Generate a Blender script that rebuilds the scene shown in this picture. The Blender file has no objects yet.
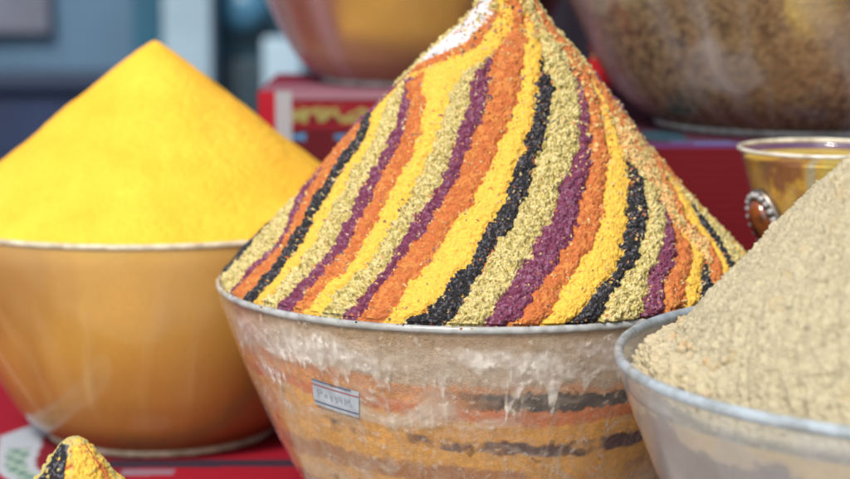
import bpy, math, random
import numpy as np
from math import radians, sin, cos, pi
from mathutils import Vector

random.seed(7)
RNG = np.random.default_rng(11)
scn = bpy.context.scene
COL = scn.collection

# ------------------------------------------------------------------ camera
CAM_Z = 0.445
PITCH = radians(8.577)
cam_d = bpy.data.cameras.new("camera")
cam = bpy.data.objects.new("camera", cam_d)
COL.objects.link(cam)
cam.location = (0, 0, CAM_Z)
cam.rotation_euler = (radians(90) - PITCH, 0, 0)
cam_d.sensor_width = 36.0
cam_d.lens = 36.0 * 2010.0 / 850.0
cam_d.clip_start = 0.05
cam_d.clip_end = 500
cam_d.dof.use_dof = True
cam_d.dof.focus_distance = 1.31
cam_d.dof.aperture_fstop = 4.9
cam_d.dof.aperture_blades = 9
scn.camera = cam

# ------------------------------------------------------------------ sky, sun, exposure
SUN_EL, SUN_AZ = radians(49), radians(204)     # azimuth clockwise from +y: behind the camera, to its left
world = bpy.data.worlds.new("World")
scn.world = world
world.use_nodes = True
wn = world.node_tree
for n in list(wn.nodes):
    wn.nodes.remove(n)
wo = wn.nodes.new('ShaderNodeOutputWorld')
wb = wn.nodes.new('ShaderNodeBackground')
ws = wn.nodes.new('ShaderNodeTexSky')
ws.sky_type = 'NISHITA'
ws.sun_disc = False
ws.sun_elevation = SUN_EL
ws.sun_rotation = SUN_AZ
ws.dust_density = 4.0
ws.air_density = 1.0
wb.inputs['Strength'].default_value = 0.15
wn.links.new(ws.outputs[0], wb.inputs['Color'])
wn.links.new(wb.outputs[0], wo.inputs['Surface'])

sun_d = bpy.data.lights.new("sun", 'SUN')
sun_d.energy = 3.1
sun_d.angle = radians(12)
sun_d.color = (1.0, 0.955, 0.89)
sun = bpy.data.objects.new("sun", sun_d)
COL.objects.link(sun)
sv = Vector((sin(SUN_AZ) * cos(SUN_EL), cos(SUN_AZ) * cos(SUN_EL), sin(SUN_EL)))
sun.rotation_euler = (-sv).to_track_quat('-Z', 'Y').to_euler()

scn.view_settings.view_transform = 'Standard'
scn.view_settings.look = 'None'
scn.view_settings.gamma = 1.0
scn.view_settings.exposure = 0.16
scn.render.engine = 'CYCLES'
scn.cycles.transparent_max_bounces = 24
scn.cycles.max_bounces = 10

# ------------------------------------------------------------------ numpy noise
def _hash(ix, iy, iz, seed):
    with np.errstate(over='ignore'):
        h = (ix.astype(np.uint32) * np.uint32(374761393) ^ iy.astype(np.uint32) * np.uint32(668265263)
             ^ iz.astype(np.uint32) * np.uint32(2147483647 - 1274126177) ^ np.uint32(seed * 2654435761 % 4294967296))
        h = (h ^ (h >> np.uint32(13))) * np.uint32(1274126177)
        h = (h ^ (h >> np.uint32(16))) * np.uint32(2246822519)
        h = h ^ (h >> np.uint32(13))
    return h

def _r01(h):
    return (h & np.uint32(0xffffff)).astype(np.float32) / np.float32(16777216.0)

def vnoise(P, scale, seed=0):
    """smooth value noise in -1..1"""
    Q = np.asarray(P, np.float64) * scale + 1000.0
    I = np.floor(Q).astype(np.int64)
    f = (Q - I).astype(np.float32)
    f = f * f * (3 - 2 * f)
    out = np.zeros(len(Q), np.float32)
    for dx in (0, 1):
        for dy in (0, 1):
            for dz in (0, 1):
                w = (f[:, 0] if dx else 1 - f[:, 0]) * (f[:, 1] if dy else 1 - f[:, 1]) * (f[:, 2] if dz else 1 - f[:, 2])
                out += w * _r01(_hash(I[:, 0] + dx, I[:, 1] + dy, I[:, 2] + dz, seed))
    return out * 2 - 1

def fbm(P, scale, octaves=4, seed=0, gain=0.5):
    a, s, t = 1.0, 0.0, 0.0
    for k in range(octaves):
        s = s + a * vnoise(P, scale * 2 ** k, seed + 17 * k)
        t += a
        a *= gain
    return s / t

def worley(P, scale, seed=0):
    """distance to the nearest feature point (cell units) and that cell's random number"""
    Q = np.asarray(P, np.float64) * scale + 1000.0
    I = np.floor(Q).astype(np.int64)
    f = (Q - I).astype(np.float32)
    best = np.full(len(Q), 9.0, np.float32)
    ident = np.zeros(len(Q), np.float32)
    for dx in (-1, 0, 1):
        for dy in (-1, 0, 1):
            for dz in (-1, 0, 1):
                h = _hash(I[:, 0] + dx, I[:, 1] + dy, I[:, 2] + dz, seed)
                ax = _r01(h) + dx - f[:, 0]
                h2 = h * np.uint32(2891336453) ^ (h >> np.uint32(11))
                ay = _r01(h2) + dy - f[:, 1]
                h3 = h2 * np.uint32(1597334677) ^ (h2 >> np.uint32(9))
                az = _r01(h3) + dz - f[:, 2]
                d = ax * ax + ay * ay + az * az
                m = d < best
                best = np.where(m, d, best)
                ident = np.where(m, _r01(h3 * np.uint32(747796405) ^ (h3 >> np.uint32(7))), ident)
    return np.sqrt(best), ident

def sstep(a, b, x):
    t = np.clip((x - a) / (b - a), 0, 1)
    return t * t * (3 - 2 * t)

def mixc(a, b, t):
    return a * (1 - t[:, None]) + np.asarray(b, np.float32)[None, :] * t[:, None]

# ------------------------------------------------------------------ object helpers
def tag(o, label=None, cat=None, group=None, kind=None):
    if label: o['label'] = label
    if cat: o['category'] = cat
    if group: o['group'] = group
    if kind: o['kind'] = kind
    return o

def empty(name, loc, label, cat, group=None, rz=0.0):
    o = bpy.data.objects.new(name, None)
    COL.objects.link(o)
    o.location = loc
    o.rotation_euler = (0, 0, rz)
    o.empty_display_size = 0.05
    return tag(o, label, cat, group)

def link(name, me, mat, parent=None, smooth=True):
    o = bpy.data.objects.new(name, me)
    COL.objects.link(o)
    if mat is not None:
        me.materials.append(mat)
    if parent is not None:
        o.parent = parent
    if smooth and len(me.polygons):
        me.polygons.foreach_set('use_smooth', np.ones(len(me.polygons), bool))
    return o

def np_mesh(name, V, Fq, color=None, extra=None):
    """mesh from vertex array, quad array (or list of quad arrays), optional per-vertex colours"""
    V = np.asarray(V, np.float32); Fq = np.asarray(Fq, np.int32)
    me = bpy.data.meshes.new(name)
    me.vertices.add(len(V)); me.vertices.foreach_set('co', V.ravel())
    k = Fq.shape[1]
    me.loops.add(Fq.size); me.loops.foreach_set('vertex_index', Fq.ravel())
    me.polygons.add(len(Fq))
    me.polygons.foreach_set('loop_start', np.arange(0, Fq.size, k, dtype=np.int32))
    me.update(calc_edges=True)
    if color is not None:
        at = me.color_attributes.new('tint', 'FLOAT_COLOR', 'POINT')
        c = np.ones((len(V), 4), np.float32); c[:, :color.shape[1]] = color
        at.data.foreach_set('color', c.ravel())
    me.validate()
    return me

def grid_faces(nr, nc, wrap=True, off=0):
    """nr rings of nc points"""
    i = np.arange(nr - 1)[:, None]; j = np.arange(nc if wrap else nc - 1)[None, :]
    j2 = (j + 1) % nc
    a = i * nc + j; b = i * nc + j2; c = (i + 1) * nc + j2; d = (i + 1) * nc + j
    return np.stack([a, b, c, d], -1).reshape(-1, 4) + off

def theta_grid(nf, nb):
    """angles round the axis, dense over the side towards the camera (around -90 deg)"""
    a = np.linspace(radians(-205), radians(25), nf, endpoint=False)
    b = np.linspace(radians(25), radians(155), nb, endpoint=False)
    return np.concatenate([a, b])

def resample(prof, n):
    p = np.asarray(prof, float)
    # smooth Catmull-Rom through the points, then equal arc length
    q = np.vstack([2 * p[0] - p[1], p, 2 * p[-1] - p[-2]])
    out = []
    for i in range(1, len(q) - 2):
        for t in np.linspace(0, 1, 24, endpoint=False):
            a, b, c, d = q[i - 1], q[i], q[i + 1], q[i + 2]
            out.append(0.5 * (2 * b + (c - a) * t + (2 * a - 5 * b + 4 * c - d) * t * t + (3 * b - a - 3 * c + d) * t ** 3))
    out.append(p[-1]); out = np.array(out)
    L = np.concatenate([[0], np.cumsum(np.linalg.norm(np.diff(out, axis=0), axis=1))])
    s = np.linspace(0, L[-1], n)
    return np.stack([np.interp(s, L, out[:, 0]), np.interp(s, L, out[:, 1])], -1)

def lathe(name, prof, nth, mat, parent=None, closed=False, colorf=None, loc=None):
    th = np.linspace(0, 2 * pi, nth, endpoint=False)
    p = np.asarray(prof, float)
    R = p[:, 0][:, None]; Z = p[:, 1][:, None]
    V = np.stack([R * np.cos(th), R * np.sin(th), Z + 0 * th], -1).reshape(-1, 3)
    F = grid_faces(len(p), nth)
    if closed:
        n = len(p); j = np.arange(nth); j2 = (j + 1) % nth
        F = np.vstack([F, np.stack([(n - 1) * nth + j, (n - 1) * nth + j2, j2, j], -1)])
    me = np_mesh(name, V, F, colorf(V) if colorf else None)
    o = link(name, me, mat, parent)
    if loc: o.location = loc
    return o

class MB:
    """collects boxes and tubes into one mesh"""
    def __init__(s): s.v = []; s.f = []
    def box(s, x0, x1, y0, y1, z0, z1, b=0.0):
        o = len(s.v)
        s.v += [(x0, y0, z0), (x1, y0, z0), (x1, y1, z0), (x0, y1, z0), (x0, y0, z1), (x1, y0, z1), (x1, y1, z1), (x0, y1, z1)]
        s.f += [tuple(o + i for i in q) for q in ((3, 2, 1, 0), (4, 5, 6, 7), (0, 1, 5, 4), (1, 2, 6, 5), (2, 3, 7, 6), (3, 0, 4, 7))]
        return s
    def tube(s, pts, r, n=8, flat=1.0):
        o = len(s.v); pts = [Vector(p) for p in pts]
        for i, p in enumerate(pts):
            d = (pts[min(i + 1, len(pts) - 1)] - pts[max(i - 1, 0)]).normalized()
            u = d.cross(Vector((0.01, 1, 0.02))).normalized(); w = d.cross(u)
            rr = r[i] if isinstance(r, (list, tuple)) else r
            for k in range(n):
                a = 2 * pi * k / n
                s.v.append(tuple(p + u * cos(a) * rr + w * sin(a) * rr * flat))
        for i in range(len(pts) - 1):
            for k in range(n):
                a = o + i * n + k; b = o + i * n + (k + 1) % n
                s.f.append((a, b, b + n, a + n))
        s.f.append(tuple(o + k for k in range(n))[::-1]); s.f.append(tuple(o + (len(pts) - 1) * n + k for k in range(n)))
        return s
    def build(s, name, mat, parent=None, bevel=0.0, smooth=False):
        me = bpy.data.meshes.new(name); me.from_pydata(s.v, [], s.f); me.update()
        o = link(name, me, mat, parent, smooth)
        if bevel:
            m = o.modifiers.new('bevel', 'BEVEL'); m.width = bevel; m.segments = 3
            me.polygons.foreach_set('use_smooth', np.ones(len(me.polygons), bool))
        return o

# ------------------------------------------------------------------ materials
def new_mat(name):
    m = bpy.data.materials.new(name); m.use_nodes = True
    nt = m.node_tree
    for n in list(nt.nodes): nt.nodes.remove(n)
    out = nt.nodes.new('ShaderNodeOutputMaterial')
    return m, nt, out

def N(nt, t, **kw):
    n = nt.nodes.new(t)
    for k, v in kw.items():
        if k in n.inputs: n.inputs[k].default_value = v
        else: setattr(n, k, v)
    return n

def powder_mat(name, scale=1400.0, bump=0.35, rough=0.95, dist=0.0006):
    """powder: its own colour from the mesh, fine grains as bump and slight value change"""
    m, nt, out = new_mat(name)
    b = N(nt, 'ShaderNodeBsdfPrincipled'); b.inputs['Roughness'].default_value = rough
    b.inputs['Specular IOR Level'].default_value = 0.15
    tc = N(nt, 'ShaderNodeTexCoord')
    n1 = N(nt, 'ShaderNodeTexNoise'); n1.inputs['Scale'].default_value = scale; n1.inputs['Detail'].default_value = 3
    nt.links.new(tc.outputs['Object'], n1.inputs['Vector'])
    at = N(nt, 'ShaderNodeAttribute'); at.attribute_name = 'tint'
    mr = N(nt, 'ShaderNodeMapRange'); mr.inputs[1].default_value = 0.25; mr.inputs[2].default_value = 0.75
    mr.inputs[3].default_value = 0.74; mr.inputs[4].default_value = 1.2
    nt.links.new(n1.outputs['Fac'], mr.inputs[0])
    n2 = N(nt, 'ShaderNodeTexNoise'); n2.inputs['Scale'].default_value = scale * .45; n2.inputs['Detail'].default_value = 4; n2.inputs['Roughness'].default_value = .75
    nt.links.new(tc.outputs['Object'], n2.inputs['Vector'])
    vm = N(nt, 'ShaderNodeVectorMath', operation='SCALE')
    nt.links.new(at.outputs['Color'], vm.inputs[0]); nt.links.new(mr.outputs[0], vm.inputs['Scale'])
    nt.links.new(vm.outputs[0], b.inputs['Base Color'])
    bp = N(nt, 'ShaderNodeBump'); bp.inputs['Strength'].default_value = bump; bp.inputs['Distance'].default_value = dist
    nt.links.new(n2.outputs['Fac'], bp.inputs['Height']); nt.links.new(bp.outputs[0], b.inputs['Normal'])
    nt.links.new(b.outputs[0], out.inputs['Surface'])
    return m

def wall_mat(name, tint=(0.97, 0.98, 0.98), rough=0.12, gloss=1.0):
    """clear scratched plastic wall: see-through, a diffuse film of dust, scuffs and painted light streaks where the mesh attribute says so, and reflections"""
    m, nt, out = new_mat(name)
    at = N(nt, 'ShaderNodeAttribute'); at.attribute_name = 'tint'
    tr = N(nt, 'ShaderNodeBsdfTransparent'); tr.inputs[0].default_value = (*tint, 1)
    df = N(nt, 'ShaderNodeBsdfDiffuse'); nt.links.new(at.outputs['Color'], df.inputs['Color'])
    m1 = N(nt, 'ShaderNodeMixShader')
    nt.links.new(at.outputs['Alpha'], m1.inputs[0]); nt.links.new(tr.outputs[0], m1.inputs[1]); nt.links.new(df.outputs[0], m1.inputs[2])
    tc = N(nt, 'ShaderNodeTexCoord')
    mp = N(nt, 'ShaderNodeMapping'); mp.inputs['Scale'].default_value = (1, 1, 0.25)
    nz = N(nt, 'ShaderNodeTexNoise'); nz.inputs['Scale'].default_value = 70; nz.inputs['Detail'].default_value = 5
    nt.links.new(tc.outputs['Object'], mp.inputs[0]); nt.links.new(mp.outputs[0], nz.inputs['Vector'])
    bp = N(nt, 'ShaderNodeBump'); bp.inputs['Strength'].default_value = 0.22; bp.inputs['Distance'].default_value = 0.002
    nt.links.new(nz.outputs['Fac'], bp.inputs['Height'])
    gl = N(nt, 'ShaderNodeBsdfGlossy'); gl.inputs['Color'].default_value = (1, 1, 1, 1)
    rr = N(nt, 'ShaderNodeMapRange'); rr.inputs[3].default_value = rough; rr.inputs[4].default_value = rough + 0.35
    nt.links.new(at.outputs['Alpha'], rr.inputs[0]); nt.links.new(rr.outputs[0], gl.inputs['Roughness'])
    nt.links.new(bp.outputs[0], gl.inputs['Normal'])
    fr = N(nt, 'ShaderNodeFresnel'); fr.inputs['IOR'].default_value = 1.5; nt.links.new(bp.outputs[0], fr.inputs['Normal'])
    mu = N(nt, 'ShaderNodeMath', operation='MULTIPLY'); mu.inputs[1].default_value = gloss
    nt.links.new(fr.outputs[0], mu.inputs[0])
    # only the outward face of each skin mirrors (the inner side of a thin wall shows no second mirror image)
    ge = N(nt, 'ShaderNodeNewGeometry')
    inv = N(nt, 'ShaderNodeMath', operation='SUBTRACT'); inv.inputs[0].default_value = 1.0; nt.links.new(ge.outputs['Backfacing'], inv.inputs[1])
    mb_ = N(nt, 'ShaderNodeMath', operation='MULTIPLY'); nt.links.new(mu.outputs[0], mb_.inputs[0]); nt.links.new(inv.outputs[0], mb_.inputs[1])
    m2 = N(nt, 'ShaderNodeMixShader')
    nt.links.new(mb_.outputs[0], m2.inputs[0]); nt.links.new(m1.outputs[0], m2.inputs[1]); nt.links.new(gl.outputs[0], m2.inputs[2])
    nt.links.new(m2.outputs[0], out.inputs['Surface'])
    return m

def rim_mat(name, col, alpha=0.7, rough=0.3):
    m, nt, out = new_mat(name)
    b = N(nt, 'ShaderNodeBsdfPrincipled'); b.inputs['Roughness'].default_value = rough
    tc = N(nt, 'ShaderNodeTexCoord')
    nz = N(nt, 'ShaderNodeTexNoise'); nz.inputs['Scale'].default_value = 90; nz.inputs['Detail'].default_value = 6
    nt.links.new(tc.outputs['Object'], nz.inputs['Vector'])
    cr = N(nt, 'ShaderNodeValToRGB')
    cr.color_ramp.elements[0].position = 0.36; cr.color_ramp.elements[0].color = (col[0] * .62, col[1] * .6, col[2] * .56, 1)
    cr.color_ramp.elements[1].position = 0.6; cr.color_ramp.elements[1].color = (*col, 1)
    nt.links.new(nz.outputs['Fac'], cr.inputs[0]); nt.links.new(cr.outputs[0], b.inputs['Base Color'])
    b.inputs['Alpha'].default_value = alpha
    nt.links.new(b.outputs[0], out.inputs['Surface'])
    return m

def plain_mat(name, col, rough=0.6, var=0.12, scale=8, metallic=0.0, emit=None, bump=0.0, bscale=200, coat=0.0):
    m, nt, out = new_mat(name)
    b = N(nt, 'ShaderNodeBsdfPrincipled'); b.inputs['Roughness'].default_value = rough; b.inputs['Metallic'].default_value = metallic
    b.inputs['Coat Weight'].default_value = coat
    tc = N(nt, 'ShaderNodeTexCoord')
    nz = N(nt, 'ShaderNodeTexNoise'); nz.inputs['Scale'].default_value = scale; nz.inputs['Detail'].default_value = 5
    nt.links.new(tc.outputs['Object'], nz.inputs['Vector'])
    cr = N(nt, 'ShaderNodeValToRGB')
    cr.color_ramp.elements[0].position = 0.3; cr.color_ramp.elements[0].color = tuple(c * (1 - var) for c in col) + (1,)
    cr.color_ramp.elements[1].position = 0.7; cr.color_ramp.elements[1].color = tuple(min(1, c * (1 + var)) for c in col) + (1,)
    nt.links.new(nz.outputs['Fac'], cr.inputs[0]); nt.links.new(cr.outputs[0], b.inputs['Base Color'])
    if bump:
        n2 = N(nt, 'ShaderNodeTexNoise'); n2.inputs['Scale'].default_value = bscale
        nt.links.new(tc.outputs['Object'], n2.inputs['Vector'])
        bp = N(nt, 'ShaderNodeBump'); bp.inputs['Strength'].default_value = bump; bp.inputs['Distance'].default_value = 0.001
        nt.links.new(n2.outputs['Fac'], bp.inputs['Height']); nt.links.new(bp.outputs[0], b.inputs['Normal'])
    nt.links.new(b.outputs[0], out.inputs['Surface'])
    return m

def cloth_mat(name):
    """woven cloth: colour of the weave from the mesh, thread bump"""
    m, nt, out = new_mat(name)
    b = N(nt, 'ShaderNodeBsdfPrincipled'); b.inputs['Roughness'].default_value = 0.85
    b.inputs['Sheen Weight'].default_value = 0.0; b.inputs['Specular IOR Level'].default_value = 0.15
    at = N(nt, 'ShaderNodeAttribute'); at.attribute_name = 'tint'
    nt.links.new(at.outputs['Color'], b.inputs['Base Color'])
    tc = N(nt, 'ShaderNodeTexCoord')
    w = N(nt, 'ShaderNodeTexWave'); w.inputs['Scale'].default_value = 260; w.inputs['Distortion'].default_value = 1.0
    nt.links.new(tc.outputs['Object'], w.inputs['Vector'])
    bp = N(nt, 'ShaderNodeBump'); bp.inputs['Strength'].default_value = 0.3; bp.inputs['Distance'].default_value = 0.0006
    nt.links.new(w.outputs['Fac'], bp.inputs['Height']); nt.links.new(bp.outputs[0], b.inputs['Normal'])
    nt.links.new(b.outputs[0], out.inputs['Surface'])
    return m
M_POWDER = powder_mat('coarse ground spice', 1500, 1.0, dist=0.0015)
M_FINE = powder_mat('fine powder', 1100, 0.6, dist=0.0010)
M_SEEDS = powder_mat('dried herbs', 500, 0.5)
M_WALL = wall_mat('scuffed clear plastic', gloss=1.2, rough=0.08)
M_WALL_CLEAR = wall_mat('clear glass', rough=0.05)
M_RIM = rim_mat('scuffed plastic rim', (0.46, 0.49, 0.50), 0.8, 0.22)
M_RIM_BLUE = rim_mat('bluish plastic rim', (0.44, 0.53, 0.60), 0.72, 0.2)
M_RIM_CREAM = rim_mat('powdered plastic rim', (0.66, 0.60, 0.45), 0.9, 0.4)
M_CLOTH = cloth_mat('woven red cloth')

# ------------------------------------------------------------------ bowls
# wall profile of the large bowls (radius, depth below the rim), measured for a bowl 0.40 m across
BOWL_PROF = [(0.200, 0.0), (0.1985, 0.008), (0.1955, 0.020), (0.1880, 0.042), (0.1790, 0.066), (0.1680, 0.092), (0.1560, 0.118),
             (0.1420, 0.146), (0.1260, 0.170), (0.1060, 0.186), (0.0980, 0.1900)]

def bowl_profile(R, H, n=120):
    k = R / 0.2
    p = resample([(r * k, H - d * H / 0.19) for r, d in BOWL_PROF], n)
    return p

def make_bowl(name, loc, R, H, label, film, cat='bowl', group='clear spice bowls on the stall', mat=None, rim=None, nth=1000, nz=200, rim_r=0.0026):
    """see-through bowl: wall (outer and inner skin, closed at the bottom), rolled rim, foot ring"""
    root = empty(name, loc, label, cat, group)
    p = bowl_profile(R, H, nz)
    p[:, 1] += 0.004 * (1 - (p[:, 1] / H))      # the wall's bottom stands on the foot ring
    th = theta_grid(int(nth * .78), int(nth * .22))
    r = p[:, 0][:, None]; z = p[:, 1][:, None]
    Vo = np.stack([r * np.cos(th), r * np.sin(th), z + 0 * th], -1).reshape(-1, 3)
    # slight waviness of the moulded wall
    w = vnoise(Vo, 14, 3) * 0.0006
    Vo[:, :2] *= (1 + w / R)[:, None]
    T = np.tile(th, len(p)); D = H - Vo[:, 2]
    col = film(Vo, T, D)
    Fo = grid_faces(len(p), len(th))[:, ::-1]
    # bottom disc
    q = np.array([(p[-1, 0] * k, p[-1, 1]) for k in (0.99, 0.6, 0.2, 0.001)])
    Vb = np.stack([q[:, 0][:, None] * np.cos(th), q[:, 0][:, None] * np.sin(th), q[:, 1][:, None] + 0 * th], -1).reshape(-1, 3)
    Fb = grid_faces(4, len(th), off=len(Vo))[:, ::-1]
    V = np.vstack([Vo, Vb]); F = np.vstack([Fo, Fb])
    C4 = np.vstack([col, np.tile(col[-1], (len(Vb), 1))])
    wall = link('wall', np_mesh('wall', V, F, C4), mat or M_WALL, root)
    # inner skin near the top so the rim has a visible inside
    pin = resample([(R - .0028, H), (R - 0.0042, H - .008 * H / .19), (R * 0.9775 - .003, H - .020 * H / .19), (R * .94 - .003, H - .042 * H / .19)], 24)
    lathe('inner_wall', pin, 360, mat or M_WALL, wall, colorf=lambda P: np.tile(np.array([[.72, .75, .78, .22]], np.float32), (len(P), 1)))
    # rolled rim
    a = np.linspace(0, 2 * pi, 14, endpoint=False)
    rp = [(R - 0.0012 + rim_r * cos(t) * 0.85, H + rim_r * sin(t)) for t in a]
    lathe('rim', rp, 420, rim or M_RIM, root, closed=True)
    fr = p[-1, 0]
    a = np.linspace(0, 2 * pi, 12, endpoint=False)
    lathe('foot_ring', [(fr + .001 + .004 * cos(t), .004 + .004 * sin(t)) for t in a], 220, rim or M_RIM, root, closed=True)
    return root

def fill_mesh(R, H, top, colorf, nth=700, nz=170, inset=0.0014, seed=5):
    """vertices, faces, colours of the body of spice pressed against the inside of the wall, from its top edge down"""
    p = bowl_profile(R, H, nz)
    p[:, 1] += 0.004 * (1 - (p[:, 1] / H))
    p[:, 0] -= inset
    p = p[p[:, 1] <= H - top]
    p[:, 1] += 0
    q = [(p[-1, 0] * .5, p[-1, 1] + .002), (0.002, p[-1, 1] + .002)]
    p = np.vstack([p, q])
    th = theta_grid(int(nth * .8), int(nth * .2))
    V = np.stack([p[:, 0][:, None] * np.cos(th), p[:, 0][:, None] * np.sin(th), p[:, 1][:, None] + 0 * th], -1).reshape(-1, 3)
    F = grid_faces(len(p), len(th))[:, ::-1]
    C = colorf(V, np.tile(th, len(p)), H - V[:, 2])
    return V, F, C

def join_parts(parts):
    Vs, Fs, Cs, o = [], [], [], 0
    for V, F, C in parts:
        Vs.append(V); Fs.append(F + o); Cs.append(C); o += len(V)
    return np.vstack(Vs), np.vstack(Fs), np.vstack(Cs)

def surface_normals(V, nr, nc):
    G = V.reshape(nr, nc, 3)
    du = np.roll(G, -1, 1) - np.roll(G, 1, 1)
    dv = np.empty_like(G); dv[1:-1] = G[2:] - G[:-2]; dv[0] = G[1] - G[0]; dv[-1] = G[-1] - G[-2]
    n = np.cross(du, dv)
    n /= np.linalg.norm(n, axis=-1, keepdims=True) + 1e-12
    return n.reshape(-1, 3)

def crumbs(P, size, seed, warp=0.7):
    """heap-of-grains relief 0..1 and the grain's random number"""
    Q = P + size * warp * np.stack([vnoise(P, 0.9 / size, seed + 1), vnoise(P, 0.9 / size, seed + 2), vnoise(P, 0.9 / size, seed + 3)], -1)
    d, i = worley(Q, 1.0 / size, seed)
    return np.sqrt(np.clip(1 - (d / 0.95) ** 2, 0, 1)), i

# spice colours (of the spices themselves)
SP = dict(Y=(0.85, 0.53, 0.085), G=(0.57, 0.48, 0.175), P=(0.20, 0.052, 0.100), O=(0.57, 0.180, 0.058), K=(0.033, 0.032, 0.035),
          W=(0.72, 0.72, 0.74), T=(0.78, 0.50, 0.20))
GRAIN = dict(Y=0.35, G=1.25, P=1.0, O=0.65, K=1.0, W=0.5, T=0.8)      # how coarse each one is
STRIPES = 'K0 Y0 G0 P0 O0 K1 Ge W0 O7 Y1 G1 P1 O1 Y2 G2 P2 O2 Y3 K2 G3 P3 O3 Y4 K3 G4 P4 O4 Y5 K4 T O5 Y6 K5 G5 W5 O6'.split()
STRIPE_Z = [-0.002, 0.006, 0.014, 0.022, 0.03, 0.04, 0.05, 0.06, 0.07, 0.08, 0.09, 0.1, 0.11, 0.12, 0.13, 0.14, 0.15, 0.16, 0.17, 0.18, 0.19, 0.2, 0.21, 0.222]
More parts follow.
